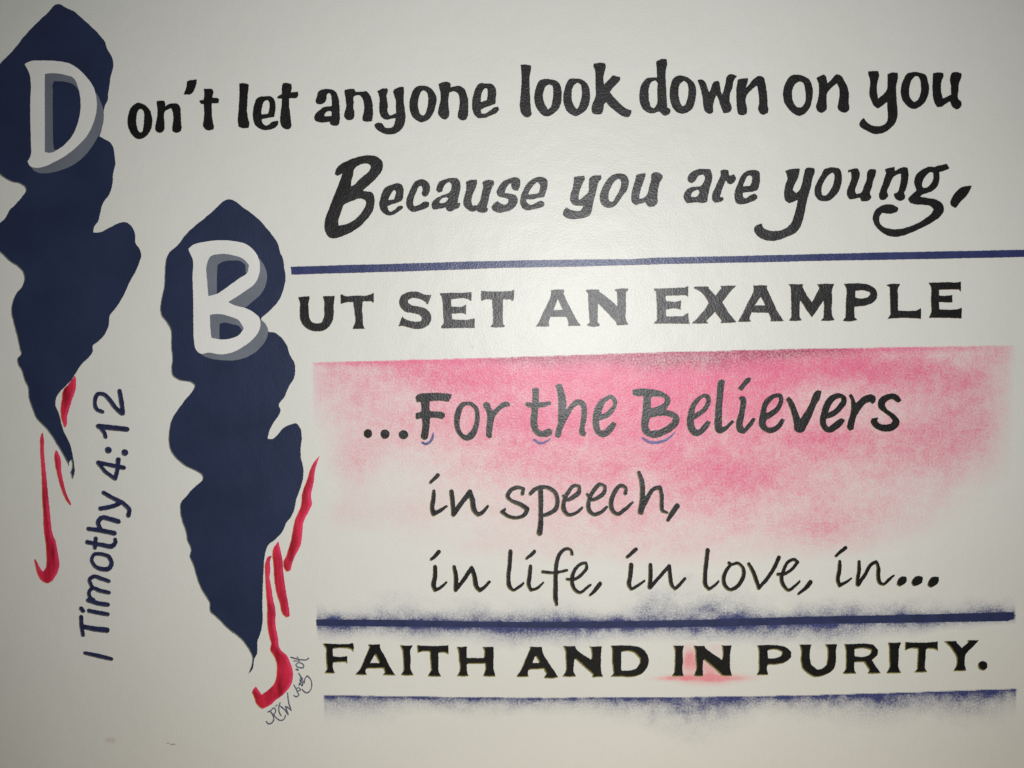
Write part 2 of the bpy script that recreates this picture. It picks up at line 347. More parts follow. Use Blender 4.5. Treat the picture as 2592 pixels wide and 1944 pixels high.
L: 822,322 890,312 962,315 940,345 935,450 935,585 1050,588 1130,580 1168,558 1168,670 1000,660 830,668 858,625 855,480 850,345 822,335
E: 1240,303 1340,300 1450,296 1540,298 1573,288 1573,395 1545,372 1350,375 1350,432 1450,432 1487,425 1485,505 1350,500 1352,572 1450,576 1540,570 1580,555 1578,665 1450,660 1245,660 1265,620 1268,480 1260,330
@ 900 930 4 script
# ...For
.: ~88 125,670 125,672
.: ~94 298,675 298,677
.: ~94 483,682 487,682
F: 612,290 640,270 720,260 800,256 900,260 978,272 965,310 940,352 850,340 750,345 750,440 800,445 880,452 905,470 900,505 880,522 810,512 755,515 752,580 745,640 735,700 720,730 690,735 660,715 662,680 672,620 672,520 640,520 615,530 605,490 612,460 665,450 665,400 660,350 620,355 605,320
o: 1100,348 1160,348 1210,370 1245,420 1258,500 1250,590 1225,670 1185,725 1130,742 1080,725 1035,680 1005,620 995,540 1005,460 1030,400 1065,360 | -1130,385 1175,400 1200,430 1208,480 1205,550 1185,610 1150,660 1120,688 1085,665 1058,610 1055,540 1068,470 1090,410
r: 1285,375 1320,350 1350,360 1375,410 1390,440 1430,400 1480,360 1530,345 1562,370 1560,395 1510,405 1450,450 1410,510 1395,570 1385,640 1380,710 1350,722 1325,700 1320,660 1325,580 1330,500 1320,440 1295,400
@ 1320 930 4 script
# the
t: 105,215 150,205 175,210 178,280 175,350 230,352 285,345 300,355 298,380 240,400 172,412 165,500 165,580 180,630 210,645 240,630 290,622 315,640 312,670 270,700 220,708 160,695 115,650 92,590 88,520 98,450 95,410 60,400 38,385 38,360 60,352 105,358 108,290
h: 340,185 375,165 400,170 425,220 445,290 455,360 450,430 500,370 550,328 600,325 640,350 662,400 664,480 655,550 640,620 645,650 658,660 645,700 600,690 582,660 590,600 600,520 605,440 595,390 570,380 530,410 490,480 445,560 410,640 395,700 370,718 342,700 340,660 365,580 370,480 370,380 365,280 350,215
e: 850,295 900,275 945,295 970,350 955,410 920,470 870,510 785,540 790,590 805,640 840,630 880,590 925,548 962,570 940,620 900,670 860,700 810,708 760,680 725,620 718,540 725,460 750,390 790,335 | -890,320 920,340 925,370 900,410 860,450 808,472 825,410 855,350
# Believers
B: 1120,230 1180,215 1260,215 1350,225 1440,255 1505,310 1510,350 1480,400 1465,430 1540,450 1590,490 1600,540 1570,600 1510,650 1440,690 1350,715 1280,700 1225,660 1210,600 1212,530 1225,430 1230,340 1232,285 1180,295 1125,275 | -1312,300 1400,300 1450,315 1445,350 1400,385 1310,412 | -1300,515 1380,495 1460,492 1530,515 1520,545 1470,590 1400,630 1310,642 1285,600 1290,550
e: 1800,290 1860,265 1905,285 1918,340 1900,400 1850,460 1800,500 1745,530 1750,580 1765,625 1790,630 1830,590 1880,535 1918,555 1890,610 1840,665 1780,698 1730,685 1690,640 1672,570 1680,480 1700,410 1740,340 | -1840,305 1868,320 1868,350 1840,400 1800,440 1750,465 1760,410 1795,350
l: 1990,140 2040,118 2052,130 2050,200 2040,300 2032,400 2030,500 2028,600 2060,595 2100,560 2135,530 2158,550 2120,590 2070,640 2010,672 1965,650 1952,600 1955,500 1962,400 1975,280 1980,200
@ 1780 930 4 script
i: 370,300 400,290 425,300 435,350 425,430 410,520 400,590 415,615 450,570 500,508 532,520 500,580 460,630 400,672 350,655 332,610 335,540 355,480 370,400 370,330 355,310 | 430,110 478,102 482,120 440,180 390,240 345,215 390,165
e: 690,280 740,262 790,270 812,320 795,390 750,460 700,500 640,540 640,590 660,608 710,600 760,560 790,515 825,530 800,590 750,640 690,668 640,660 590,630 560,580 565,510 580,440 600,370 640,310 | -725,312 760,305 765,330 740,390 700,430 640,462 645,410 680,350
v: 830,325 865,298 900,325 935,400 960,460 985,520 1030,450 1080,360 1130,250 1160,230 1195,240 1185,300 1140,390 1100,490 1050,590 1010,655 960,662 925,640 915,570 895,480 865,390 845,345
e: 1290,285 1350,262 1410,270 1450,310 1445,370 1400,430 1350,480 1290,510 1245,520 1245,570 1265,605 1300,580 1350,540 1400,515 1435,535 1400,590 1350,630 1290,662 1230,650 1190,600 1178,530 1195,450 1220,370 1250,320 | -1350,320 1390,310 1395,330 1365,380 1320,430 1262,458 1285,400 1320,345
r: 1470,285 1500,265 1520,300 1545,360 1600,310 1650,280 1700,272 1745,295 1740,350 1710,375 1685,350 1640,370 1590,430 1550,500 1530,580 1520,630 1480,642 1455,615 1460,560 1485,480 1495,400 1490,330
s: 1800,300 1860,272 1930,265 1980,290 2005,335 1975,360 1945,345 1920,325 1870,335 1840,370 1850,410 1900,450 1960,500 1988,550 1970,600 1920,640 1830,650 1760,630 1710,590 1692,550 1705,515 1775,505 1760,540 1790,570 1850,578 1900,565 1915,540 1890,505 1830,460 1780,420 1765,375 1775,330
@ 1060 1170 3.2058 script
# in
i: ~38 122,235,30 118,300 108,370,40 118,420,40 160,400,34 225,358,22 | ~34 95,165,26 155,105,34
n: ~40 265,240 275,320 280,425,34 | ~40 280,425 340,340 415,240,40 435,310,46 450,390,44 480,425,36 520,405,32 560,355,22
# speech,
s: ~34 840,255,36 848,215,30 800,205,34 740,235,36 720,280,36 750,310,34 820,340,40 880,380,40 860,425,34 800,450,30 730,440,34 675,405,34 700,380,20
p: ~44 985,205,44 990,300 990,400,40 990,480,44 980,575,50 | ~34 905,255,34 950,215,34 1040,205,34 1100,240,38 1125,310,38 1110,380,38 1060,415,36 1000,435,28
e: ~34 1170,275,26 1200,305,30 1250,285,38 1300,240,38 1300,195,28 1260,190,30 1215,240,34 1180,310,36 1175,380,42 1210,425,34 1270,415,28 1325,370,22
e: ~34 1365,260,26 1400,305,30 1450,290,34 1505,240,36 1510,195,30 1470,180,34 1420,230,36 1380,310,36 1380,385,40 1420,425,34 1470,410,32 1525,365,24
c: ~34 1675,255,34 1680,210,30 1640,190,34 1585,250,38 1560,320,40 1570,390,40 1610,420,34 1670,385,32 1735,325,20
h: ~44 1785,85,34 1810,160,44 1815,250,44 1810,330,46 1800,405,50 | ~40 1800,400,40 1850,300,40 1910,215,34 1955,205,36 1970,270,36 1970,350,36 1975,390,34 2015,410,22
,: ~44 2095,355,44 2065,400,44 2020,470,30
@ 1060 1360 4 script
# in
i: ~44 165,300,44 165,400,48 150,490,52 165,535,40 220,510,32 280,455,24 | ~30 125,225,30 165,190,40 205,145,40
n: ~40 358,300,40 375,390,48 372,535,44 | ~40 372,535,40 440,450,42 535,310,44 565,400,50 585,500,50 615,540,40 665,505,36 715,450,28
# life,
l: ~40 928,145,46 920,280,46 908,420,44 925,510,46 955,535,30 1005,510,32 1060,465,24
i: ~40 1130,295,40 1120,400,46 1112,480,44 1135,535,36 1190,520,30 1260,460,22 | ~40 1090,215,30 1130,185,36 1170,145,40
f: ~40 1550,170,38 1540,130,32 1500,115,34 1430,165,40 1395,260,44 1385,370,46 1385,500,50 1385,620,50 1395,680,36 | ~36 1255,350,36 1360,360,32 1500,335,30
e: ~34 1500,425,32 1560,430,34 1650,375,34 1700,300,36 1690,260,34 1640,270,34 1570,350,38 1550,450,44 1590,540,40 1630,560,32 1690,520,30 1740,480,24
,: ~46 1835,470,46 1790,530,42 1730,590,22
@ 1560 1360 4 script
# in
i: ~44 150,280,50 140,400,48 128,480,48 150,525,34 200,500,32 285,440,22 | ~34 110,200,34 150,165,38 200,120,40
n: ~44 345,280,44 345,400,46 335,510,44 | ~44 340,510,42 420,420,36 535,290,40 545,400,44 560,480,44 590,525,30 640,480,36 695,415,28
# love,
l: ~44 925,130,46 910,260,46 898,400,46 905,490,46 935,525,34 980,500,30 1035,445,22
o: ~40 1140,262,38 1160,275,34 1225,262,32 1275,300,38 1290,370,42 1260,450,42 1200,515,40 1150,530,36 1100,490,44 1085,420,44 1110,340,40 1160,275,30
v: ~40 1340,270,38 1385,350,44 1420,450,44 1440,515,36 1500,450,38 1580,340,40 1645,205,42
e: ~34 1635,375,34 1700,370,34 1790,310,32 1835,250,36 1800,225,34 1740,250,34 1690,340,38 1670,420,44 1700,500,42 1740,535,34 1800,500,30 1855,445,22
,: ~44 1965,455,48 1920,510,42 1840,575,22
@ 2039 1360 4 script
# in...
i: ~40 345,245,36 340,340,44 325,430,44 340,490,38 400,460,30 465,415,18 | ~30 305,190,28 350,150,36 405,105,38
n: ~40 540,250,36 540,340,40 525,430,40 525,480,40 | ~40 530,480,44 600,380,36 670,270,36 715,248,32 735,300,40 735,400,44 750,460,42 790,475,30 840,430,30 895,385,20
.: 930,440 975,395 1020,400 1022,440 990,480 945,498 920,480
.: 1080,430 1140,390 1185,400 1180,450 1140,485 1090,498 1070,470
.: 1240,450 1290,400 1345,402 1348,440 1310,490 1260,512 1232,490
@ 790 1520 4 capsb
# FAITH
F: 112,433 250,440 370,438 415,430 420,445 418,525 400,500 370,488 210,488 212,565 330,568 358,560 358,640 330,622 212,628 215,700 235,735 175,740 125,736 150,700 140,580 135,480 112,445
A: 565,445 690,445 690,470 740,570 800,690 848,760 780,758 715,755 735,730 720,685 545,690 540,725 558,752 500,755 438,750 480,700 530,590 580,480 | -635,545 680,632 590,632
I: 888,452 960,458 1025,452 1000,490 1000,600 1000,700 1028,758 960,762 895,758 925,710 920,600 910,500
T: 1062,452 1150,458 1300,458 1382,452 1380,550 1345,530 1280,530 1280,640 1282,720 1308,770 1240,772 1168,768 1205,710 1195,600 1190,520 1110,518 1068,535
H: 1462,468 1520,470 1568,465 1565,500 1568,580 1740,582 1735,490 1722,470 1790,470 1838,468 1840,560 1840,700 1858,770 1790,772 1725,768 1750,710 1750,640 1570,642 1570,720 1588,765 1520,770 1465,765 1490,720 1485,600 1475,500
@ 1280 1520 4 capsb
# AND
A: 238,468 370,470 375,520 430,620 490,710 535,778 460,790 385,785 410,745 385,692 230,700 225,745 232,770 170,775 105,773 150,710 200,590 245,490 | -300,565 345,632 270,632
N: 578,460 640,462 705,460 715,490 790,550 865,600 860,490 845,465 910,465 975,462 970,500 965,620 970,730 985,772 930,775 870,778 885,755 790,670 700,590 692,640 692,730 715,770 640,775 572,772 600,730 605,600 595,490
D: 1062,458 1150,455 1270,458 1370,480 1430,540 1450,600 1430,680 1370,745 1280,775 1160,772 1062,773 1090,740 1075,600 1075,500 | -1170,522 1250,515 1310,540 1355,590 1355,640 1320,690 1260,708 1170,710
# IN
I: 1690,455 1750,458 1805,455 1795,500 1795,620 1790,720 1805,765 1740,770 1678,765 1705,730 1710,600 1705,490
N: 1898,455 1960,460 2015,458 2020,480 2100,540 2190,600 2190,480 2180,452 2240,455 2290,452 2278,500 2272,600 2275,700 2292,762 2240,766 2185,760 2100,680 2000,600 1995,700 2000,765 1940,770 1900,765 1925,700 1920,600 1915,500
@ 1780 1520 4 capsb
# PURITY.
P: 542,455 620,450 740,452 840,475 890,520 890,570 840,620 760,645 650,650 645,710 662,752 600,757 535,755 560,720 560,600 555,490 | -650,505 740,498 795,525 790,560 740,582 655,585
U: 970,448 1040,445 1095,448 1082,500 1080,590 1095,650 1150,698 1200,695 1245,655 1255,580 1250,480 1232,442 1300,442 1358,440 1345,490 1345,600 1330,680 1280,730 1200,765 1130,775 1060,745 1000,690 985,620 988,500
R: 1422,440 1500,440 1620,435 1720,445 1770,500 1765,555 1705,600 1750,670 1798,735 1730,742 1658,738 1680,710 1625,625 1530,625 1530,700 1548,740 1480,742 1408,742 1440,700 1442,580 1435,480 | -1532,490 1650,488 1700,505 1690,540 1650,565 1532,565
I: 1868,425 1940,428 2005,422 1985,470 1978,580 1980,690 2005,735 1930,738 1848,738 1875,700 1880,570 1878,470
@ 2039 1520 4 capsb
T: 1005,420 1100,425 1240,425 1338,415 1338,510 1290,490 1218,490 1215,580 1212,690 1232,725 1170,728 1095,728 1125,700 1130,600 1135,490 1060,485 1005,508
Y: 1395,413 1460,412 1525,408 1530,430 1585,480 1640,430 1635,402 1700,402 1755,402 1720,440 1660,500 1618,545 1610,640 1628,710 1560,715 1495,715 1520,670 1522,570 1480,500 1430,440
.: ~94 1790,662 1793,660
@ 190 1320 4.485 navy
# I
1: ~46 115,1495,44 260,1525,50 410,1560,46
# Timothy
T: ~50 70,1085,48 75,1190,50 90,1290,44 | ~56 90,1195,52 220,1220,62 360,1235,66
i: ~50 160,1015,50 280,1040,52 370,1055,48 | ~52 72,990 90,1015
m: ~46 385,680,44 300,650,50 215,625,48 165,660,46 190,735,44 | ~46 385,808,48 280,785,50 195,760,46 160,800,44 170,860,44 210,890 | ~54 150,895,52 260,930,54 370,945,54
o: ~48 300,370,46 380,400,52 415,480,52 390,530,56 300,540,56 220,500,46 188,430,42 220,375,44 300,370,46
t: ~54 140,235,52 300,265,54 430,275,56 460,230,48 455,205,44 | ~48 235,195,50 225,300,46
h: ~56 490,0,60 400,-25,58 300,-40,56 262,10,54 290,85,50 | ~56 155,85,52 300,105,56 445,135,60
@ 190 970 4.485 navy
y: ~52 325,1245,52 440,1310,50 560,1375,52 615,1440,52 605,1500,56 | ~52 290,1425,54 400,1405,54 500,1370,50
# 4:12
4: ~50 265,900,50 400,930,50 550,960,56 | ~48 260,905,44 350,1010,48 455,1085,48 480,980,50 490,870,58
.: ~78 378,760 378,762
.: ~78 566,788 566,790
1: ~60 265,490,60 400,505,64 590,525,60 | ~46 280,500,44 330,560,50 345,610,48
2: ~50 310,325,48 250,300,50 225,210,46 260,125,50 330,130,50 400,200,54 460,280,54 530,350,46 | ~50 545,345,46 530,230,56 505,90,52
@ 640 1640 7.9 pen
# signature
R: ~26 270,1475 320,1520 380,1500 420,1430 400,1340 350,1270 | ~23 300,1280 350,1260 410,1200 | ~23 410,1200 450,1220 450,1290 400,1340 | ~23 420,1330 470,1400 560,1450 620,1430 655,1350 | ~18 455,1170 490,1140
i: ~23 545,1100 520,1200 530,1290 565,1355
W: ~26 560,1170 640,1240 705,1330 660,1190 | ~23 650,1170 700,1190 770,1250 720,1100 695,900
# date
A: ~23 820,950 870,980 925,940 890,870 850,790 820,740 | ~18 860,810 930,800 960,840 890,870
u: ~23 925,750 940,700 990,760 1000,720 950,660
g: ~23 920,510 960,570 1000,620 950,650 940,640 | ~23 950,600 1030,700 1050,600 1090,560 1150,620 1180,730 1150,850 1080,900 1020,870 990,830
': ~36 870,430 905,440
0: ~23 860,340 900,300 980,310 1020,350 1010,400 940,395 880,370 860,340
4: ~20 815,260 930,265 890,180 | ~23 760,185 880,220 1000,240 1080,235 1115,205
'''
ACCENTS = r'''
@ 900 930 4 accent
accent: ~24 785,665,12 775,720,28 745,760,28 715,775,26 675,760,22
@ 1320 930 4 accent
accent: ~24 130,735,26 190,770,26 245,752,20 295,720,12
accent: ~24 1225,715,22 1290,755,28 1380,760,30 1460,735,26 1555,660,10
'''
SHAPES = r'''
@ 0 0 3.3175 navyshape
shape: 470,38 500,36 560,68 620,95 680,145 730,190 790,245 850,310 885,360 900,410 935,470 952,520 950,570 930,640 920,720 908,790 905,840 880,890 872,930 865,1020 850,1100 835,1145 880,1170 930,1200 955,1250 962,1310 969,1367 950,1457 945,1537 920,1627 860,1717 840,1797 820,1867 790,1907 785,1952 830,1952 930,1907 1010,1870 1060,1867 1110,1907 1135,1967 1140,2047 1170,2087 1187,2137 1170,2207 1140,2277 1100,2347 1040,2477 980,2577 920,2657 915,2727 880,2807 820,2872 780,2902 778,2953 740,3008 690,3053 640,3128 590,3203 520,3273 475,3333 465,3393 495,3473 520,3573 545,3643 590,3733 610,3823 625,3913 628,3963 607,4028 595,3983 575,3913 530,3823 470,3723 420,3643 370,3583 310,3523 270,3433 240,3333 235,3263 205,3193 180,3113 150,3058 145,3018 175,2978 165,2927 150,2857 125,2757 110,2697 95,2637 100,2557 130,2477 190,2397 203,2337 190,2287 150,2242 80,2197 40,2157 -40,2080 -80,1990 -30,1900 40,1837 80,1767 130,1717 190,1647 215,1607 210,1577 170,1547 90,1527 45,1502 -40,1430 -120,1200 -140,900 -90,650 40,495 100,435 130,400 200,310 350,155 410,100 | -588,3868 600,3858 606,3920 598,3965 590,3955 580,3905
@ 400 490 3.3175 navyshape
shape: 600,47 640,60 700,105 770,155 850,220 920,300 975,370 1010,430 1025,490 1050,550 1060,620 1072,700 1060,780 1030,870 990,930 920,1000 865,1048 880,1090 930,1160 975,1165 1040,1215 1080,1270 1105,1350 1145,1420 1152,1480 1145,1540 1100,1620 1060,1710 1015,1780 1028,1810 1020,1850 980,1910 940,1980 920,2060 960,2060 1000,2030 1050,1970 1110,1940 1160,1930 1195,1970 1207,2040 1198,2140 1200,2220 1220,2300 1220,2380 1190,2490 1160,2570 1145,2650 1120,2710 1075,2770 1050,2830 990,2900 920,2960 900,3020 892,3070 887,3153 880,3303 877,3453 877,3613 857,3703 837,3753 832,3863 807,3913 797,3983 772,4023 737,4063 768,4008 787,3950 792,3903 762,3833 722,3773 662,3713 592,3663 542,3613 482,3553 437,3513 432,3443 392,3373 352,3303 320,3210 290,3110 265,3050 275,2990 245,2920 235,2850 200,2750 185,2660 190,2600 230,2550 300,2470 375,2390 370,2370 320,2335 230,2290 160,2235 110,2170 90,2100 90,2020 110,1910 170,1810 230,1730 300,1640 310,1615 280,1590 180,1570 125,1535 112,1460 120,1400 110,1300 95,1120 60,1070 30,1030 18,980 30,880 50,790 55,700 60,600 75,530 110,480 165,435 220,360 300,280 400,200 480,130 550,65
@ 0 0 3.3175 initial
D: 210,540 260,515 350,510 480,515 600,540 660,580 730,650 790,740 812,830 812,930 790,1020 740,1130 660,1220 550,1310 450,1365 370,1400 300,1410 250,1390 235,1355 260,1310 262,1200 258,1000 258,850 262,700 250,620 | -378,622 440,615 550,630 620,655 660,740 680,850 678,930 655,1040 610,1140 540,1220 480,1262 420,1285 378,1275
dshadow: 250,1380 290,1435 350,1455 430,1450 540,1420 640,1370 720,1300 800,1190 855,1080 872,980 868,920 845,850 800,770 700,700 500,560 350,560 320,700 320,1200 320,1350 | -446,700 460,682 560,690 620,710 665,765 710,850 710,950 670,1080 590,1220 460,1262 450,1220 446,1150 445,1050 444,950 444,850 445,760
@ 400 490 3.3175 initial
B: 255,465 300,430 400,405 520,393 640,400 740,425 800,470 840,530 858,610 850,680 810,760 730,820 640,880 588,910 650,940 730,960 800,995 850,1040 862,1090 845,1160 790,1230 710,1290 620,1335 530,1350 420,1335 365,1345 320,1310 305,1240 300,1100 298,900 292,700 290,540 270,500 | -415,580 440,530 520,508 640,520 720,550 765,600 755,660 680,715 590,780 500,840 425,862 415,750 | -437,1018 500,1010 600,1030 680,1065 722,1130 690,1180 620,1215 520,1225 450,1210 440,1120
bshadow: 850,540 895,610 917,690 905,770 850,860 790,910 735,955 650,955 600,922 590,900 750,760 830,650 | 850,1050 900,1090 925,1150 915,1210 880,1270 820,1330 740,1375 640,1400 520,1397 430,1382 365,1348 345,1312 500,1310 700,1250 830,1130 | 390,580 430,515 520,490 650,505 735,535 785,600 770,670 735,665 733,600 700,570 620,562 540,575 500,600 495,700 494,825 490,860 400,870 | 415,1000 500,990 600,1010 700,1050 740,1130 700,1145 690,1120 620,1095 540,1085 518,1095 516,1150 520,1240 450,1230 420,1100
@ 0 860 3.3175 red
red: 632,298 640,350 635,420 610,490 585,570 565,640 552,730 540,740 515,660 510,580 520,500 535,420 570,380 605,335
red: 358,778 370,840 370,920 380,1050 395,1200 410,1350 420,1460 429,1540 445,1636 465,1684 481,1756 493,1828 499,1892 489,1940 469,1984 429,2032 397,2046 357,2028 325,1992 305,1932 287,1844 299,1842 321,1884 361,1950 385,1912 391,1860 389,1800 383,1700 373,1640 365,1560 363,1460 355,1340 352,1200 345,1050 338,900 345,800
red: 472,925 495,960 510,1000 515,1100 535,1200 565,1310 600,1380 590,1395 550,1340 510,1240 480,1130 460,1020 460,950
@ 500 1350 3.3175 red
red: 1025,-648 985,-521 978,-443 953,-313 960,-243 938,-193 888,-83 880,7 865,100 830,170 800,240 787,290 780,312 745,322 725,290 720,240 740,200 760,140 785,60 798,-13 818,-113 868,-233 878,-333 918,-443 958,-563 1010,-635
red: 680,68 690,110 705,180 716,240 719,300 730,400 745,500 765,600 775,695 745,708 715,680 690,590 665,510 645,400 638,280 640,120
red: 625,185 608,240 612,300 605,370 620,450 635,550 655,650 655,760 675,870 692,970 745,1020 785,1100 802,1180 790,1260 745,1330 660,1400 590,1455 540,1472 500,1440 475,1380 458,1330 490,1285 540,1355 600,1310 650,1250 665,1170 665,1100 640,1030 610,980 618,930 600,860 585,760 585,620 575,500 568,370 572,240 590,200
@ 0 0 1 rule
rule: 736,675.5 887,670.5 955,669 1060,666 1170,662.5 1283,660 1415,657.5 1600,656 1665,652 1793,649.5 1990,645 2214,639.5 2400,636 2600,632 2720,629 2720,648 2579,651 2289,657 2039,661 1990,663 1740,667.5 1640,670 1415,676 1283,678 1018,687.5 890,691 738,695.5
rule: 800,1568 1000,1569 1200,1573 1343,1574 1480,1573 1650,1571 1833,1567 2039,1561 2300,1556 2567,1549 2566,1567 2550,1572 2300,1576 2039,1580 1833,1586 1650,1588 1480,1590 1343,1589 1200,1588 1000,1586 801,1584
'''
# pink density: x, y, half-width, half-height, weight (pixels of the photograph)
PINK = [
    (1150, 930, 170, 45, 0.55), (1400, 945, 240, 50, 1.0), (1700, 960, 260, 70, 0.9), (2000, 930, 250, 44, 1.2),
    (2230, 930, 130, 45, 0.45), (2330, 960, 120, 50, 0.28), (1180, 960, 90, 40, 0.45), (1560, 1040, 330, 80, 0.75),
    (1300, 1060, 140, 80, 0.45), (1900, 1060, 200, 90, 0.55), (1480, 1080, 160, 60, 0.35), (1120, 1040, 110, 60, 0.25),
    (2120, 1115, 95, 42, 0.5), (2300, 1080, 140, 110, 0.28), (2450, 990, 100, 110, 0.36), (2520, 900, 60, 30, 0.3), (2400, 1130, 120, 90, 0.2), (2450, 1120, 60, 90, 0.14),
    (1840, 1210, 120, 65, 0.62), (1640, 1170, 200, 70, 0.5), (1400, 1170, 170, 70, 0.42), (2020, 1200, 140, 80, 0.34),
    (1180, 1180, 110, 70, 0.2), (900, 1010, 100, 70, 0.26), (900, 1170, 60, 60, 0.24), (990, 1110, 110, 80, 0.16),
    (900, 1300, 80, 50, 0.09), (1050, 1290, 120, 60, 0.10), (1500, 1290, 240, 70, 0.22), (1850, 1310, 240, 60, 0.24),
    (2100, 1330, 160, 60, 0.20), (2270, 1240, 140, 90, 0.18), (2350, 1150, 120, 60, 0.12), (1300, 1380, 200, 40, 0.08),
    (1700, 1390, 300, 45, 0.11), (2080, 1340, 60, 30, 0.1), (830, 940, 60, 50, 0.2), (1030, 950, 120, 40, 0.25),
]
DARK = [(1540, 903, 200, 16, 0.75), (1690, 905, 130, 22, 0.7), (1820, 900, 150, 20, 0.75), (2010, 893, 130, 13, 0.8),
        (1330, 912, 130, 12, 0.55), (1640, 930, 90, 18, 0.25), (1420, 925, 90, 14, 0.3), (1830, 930, 110, 16, 0.25)]


# ---------------------------------------------------------------- tracing -> shapes
def hermite(P, closed, corner):
    """Smooth a traced outline through its points but keep real corners."""
    P = np.asarray(P, float)
    n = len(P)
    if n < 3:
        return P
    T = np.zeros_like(P)
    for i in range(n):
        if not closed and i in (0, n - 1):
            T[i] = (P[1] - P[0]) if i == 0 else (P[-1] - P[-2])
            continue
        a, b, c = P[i - 1], P[i], P[(i + 1) % n]
        u, v = b - a, c - b
        lu, lv = np.linalg.norm(u[:2]), np.linalg.norm(v[:2])
        if lu < 1e-6 or lv < 1e-6:
            continue
        turn = math.degrees(math.acos(max(-1, min(1, float(np.dot(u[:2], v[:2]) / lu / lv)))))
        if turn > corner:
            continue
        t = (u / lu * lv + v / lv * lu) / (lu + lv)
        T[i] = t
    out = []
    m = n if closed else n - 1
    for i in range(m):
        a, b = P[i], P[(i + 1) % n]
        ln = np.linalg.norm((b - a)[:2])
        ta, tb = T[i], T[(i + 1) % n]
        if not closed:
            if i == 0: ta = ta / max(ln, 1e-6)
            if i == m - 1: tb = tb / max(ln, 1e-6)
        K = 5
        for k in range(K):
            s = k / K
            h1, h2 = 2 * s**3 - 3 * s**2 + 1, s**3 - 2 * s**2 + s
            h3, h4 = -2 * s**3 + 3 * s**2, s**3 - s**2
            q = h1 * a + h2 * ta * ln + h3 * b + h4 * tb * ln
            if (ta == 0).all() and (tb == 0).all() and k:
                continue
            out.append(q)
    if not closed:
        out.append(P[-1])
    return np.array(out)


def seg_dist(X, Y, A, B, ra=None, rb=None):
    d = np.full(X.shape, 1e9)
    for k in range(len(A)):
        ax, ay = A[k][:2]
        bx, by = B[k][:2]
        dx, dy = bx - ax, by - ay
        l2 = dx * dx + dy * dy + 1e-12
        t = np.clip(((X - ax) * dx + (Y - ay) * dy) / l2, 0, 1)
        e = np.hypot(X - ax - t * dx, Y - ay - t * dy)
        if ra is not None:
            e = e - (ra[k] + (rb[k] - ra[k]) * t)
        np.minimum(d, e, out=d)
    return d


def inside(X, Y, P):
    c = np.zeros(X.shape, bool)
    n = len(P)
    for i in range(n):
        x1, y1 = P[i][:2]
        x2, y2 = P[(i + 1) % n][:2]
        if y1 == y2:
            continue
        hit = ((y1 > Y) != (y2 > Y)) & (X < (x2 - x1) * (Y - y1) / (y2 - y1) + x1)
        c ^= hit
    return c


def parse(text, ox, oy, sc, corner):
    prims = []
    for chunk in text.split('|'):
        c = chunk.strip()
        if c[0] == '~':
            head, *pts = c[1:].split()
            w = float(head)
            P = []
            for q in pts:
                v = [float(z) for z in q.split(',')]
                P.append([ox + v[0] / sc, oy + v[1] / sc, (v[2] if len(v) > 2 else w) / sc / 2])
            P = np.array(P)
            prims.append(('s', hermite(P, False, 75) if len(P) > 2 else P))
        else:
            neg = bool(prims) and c[0] == '-'          # a leading minus marks a hole
            if neg:
                c = c[1:]
            P = np.array([[float(z) for z in q.split(',')] for q in c.split()])
            P = np.stack([ox + P[:, 0] / sc, oy + P[:, 1] / sc], 1)
            prims.append(('h' if neg else 'p', hermite(P, True, corner)))
    return prims


def field(prims, X, Y):
    d = np.full(X.shape, 1e9)
    for kind, P in prims:
        if kind == 's':
            e = seg_dist(X, Y, P[:-1], P[1:], P[:-1, 2], P[1:, 2])
            d = np.minimum(d, e)
        elif kind == 'p':
            e = seg_dist(X, Y, P, np.roll(P, -1, 0))
            e = np.where(inside(X, Y, P), -e, e)
            d = np.minimum(d, e)
    for kind, P in prims:
        if kind == 'h':
            e = seg_dist(X, Y, P, np.roll(P, -1, 0))
            e = np.where(inside(X, Y, P), -e, e)
            d = np.maximum(d, -e)
    return d


_rng = np.random.RandomState(4)
_W = [(2 * math.pi / l, a, p, q) for l, a, p, q in
      [(5.1, 0.20, 0.3, 1.1), (8.3, 0.26, 2.0, 0.2), (13.7, 0.30, 4.1, 2.7), (29.0, 0.35, 5.2, 0.9)]]


def wobble(X, Y):
    w = 0
    for f, a, p, q in _W:
        w = w + a * np.sin(f * (X * math.cos(q) + Y * math.sin(q)) + p) * np.sin(f * (Y * math.cos(q) - X * math.sin(q)) + 2 * p)
    return w


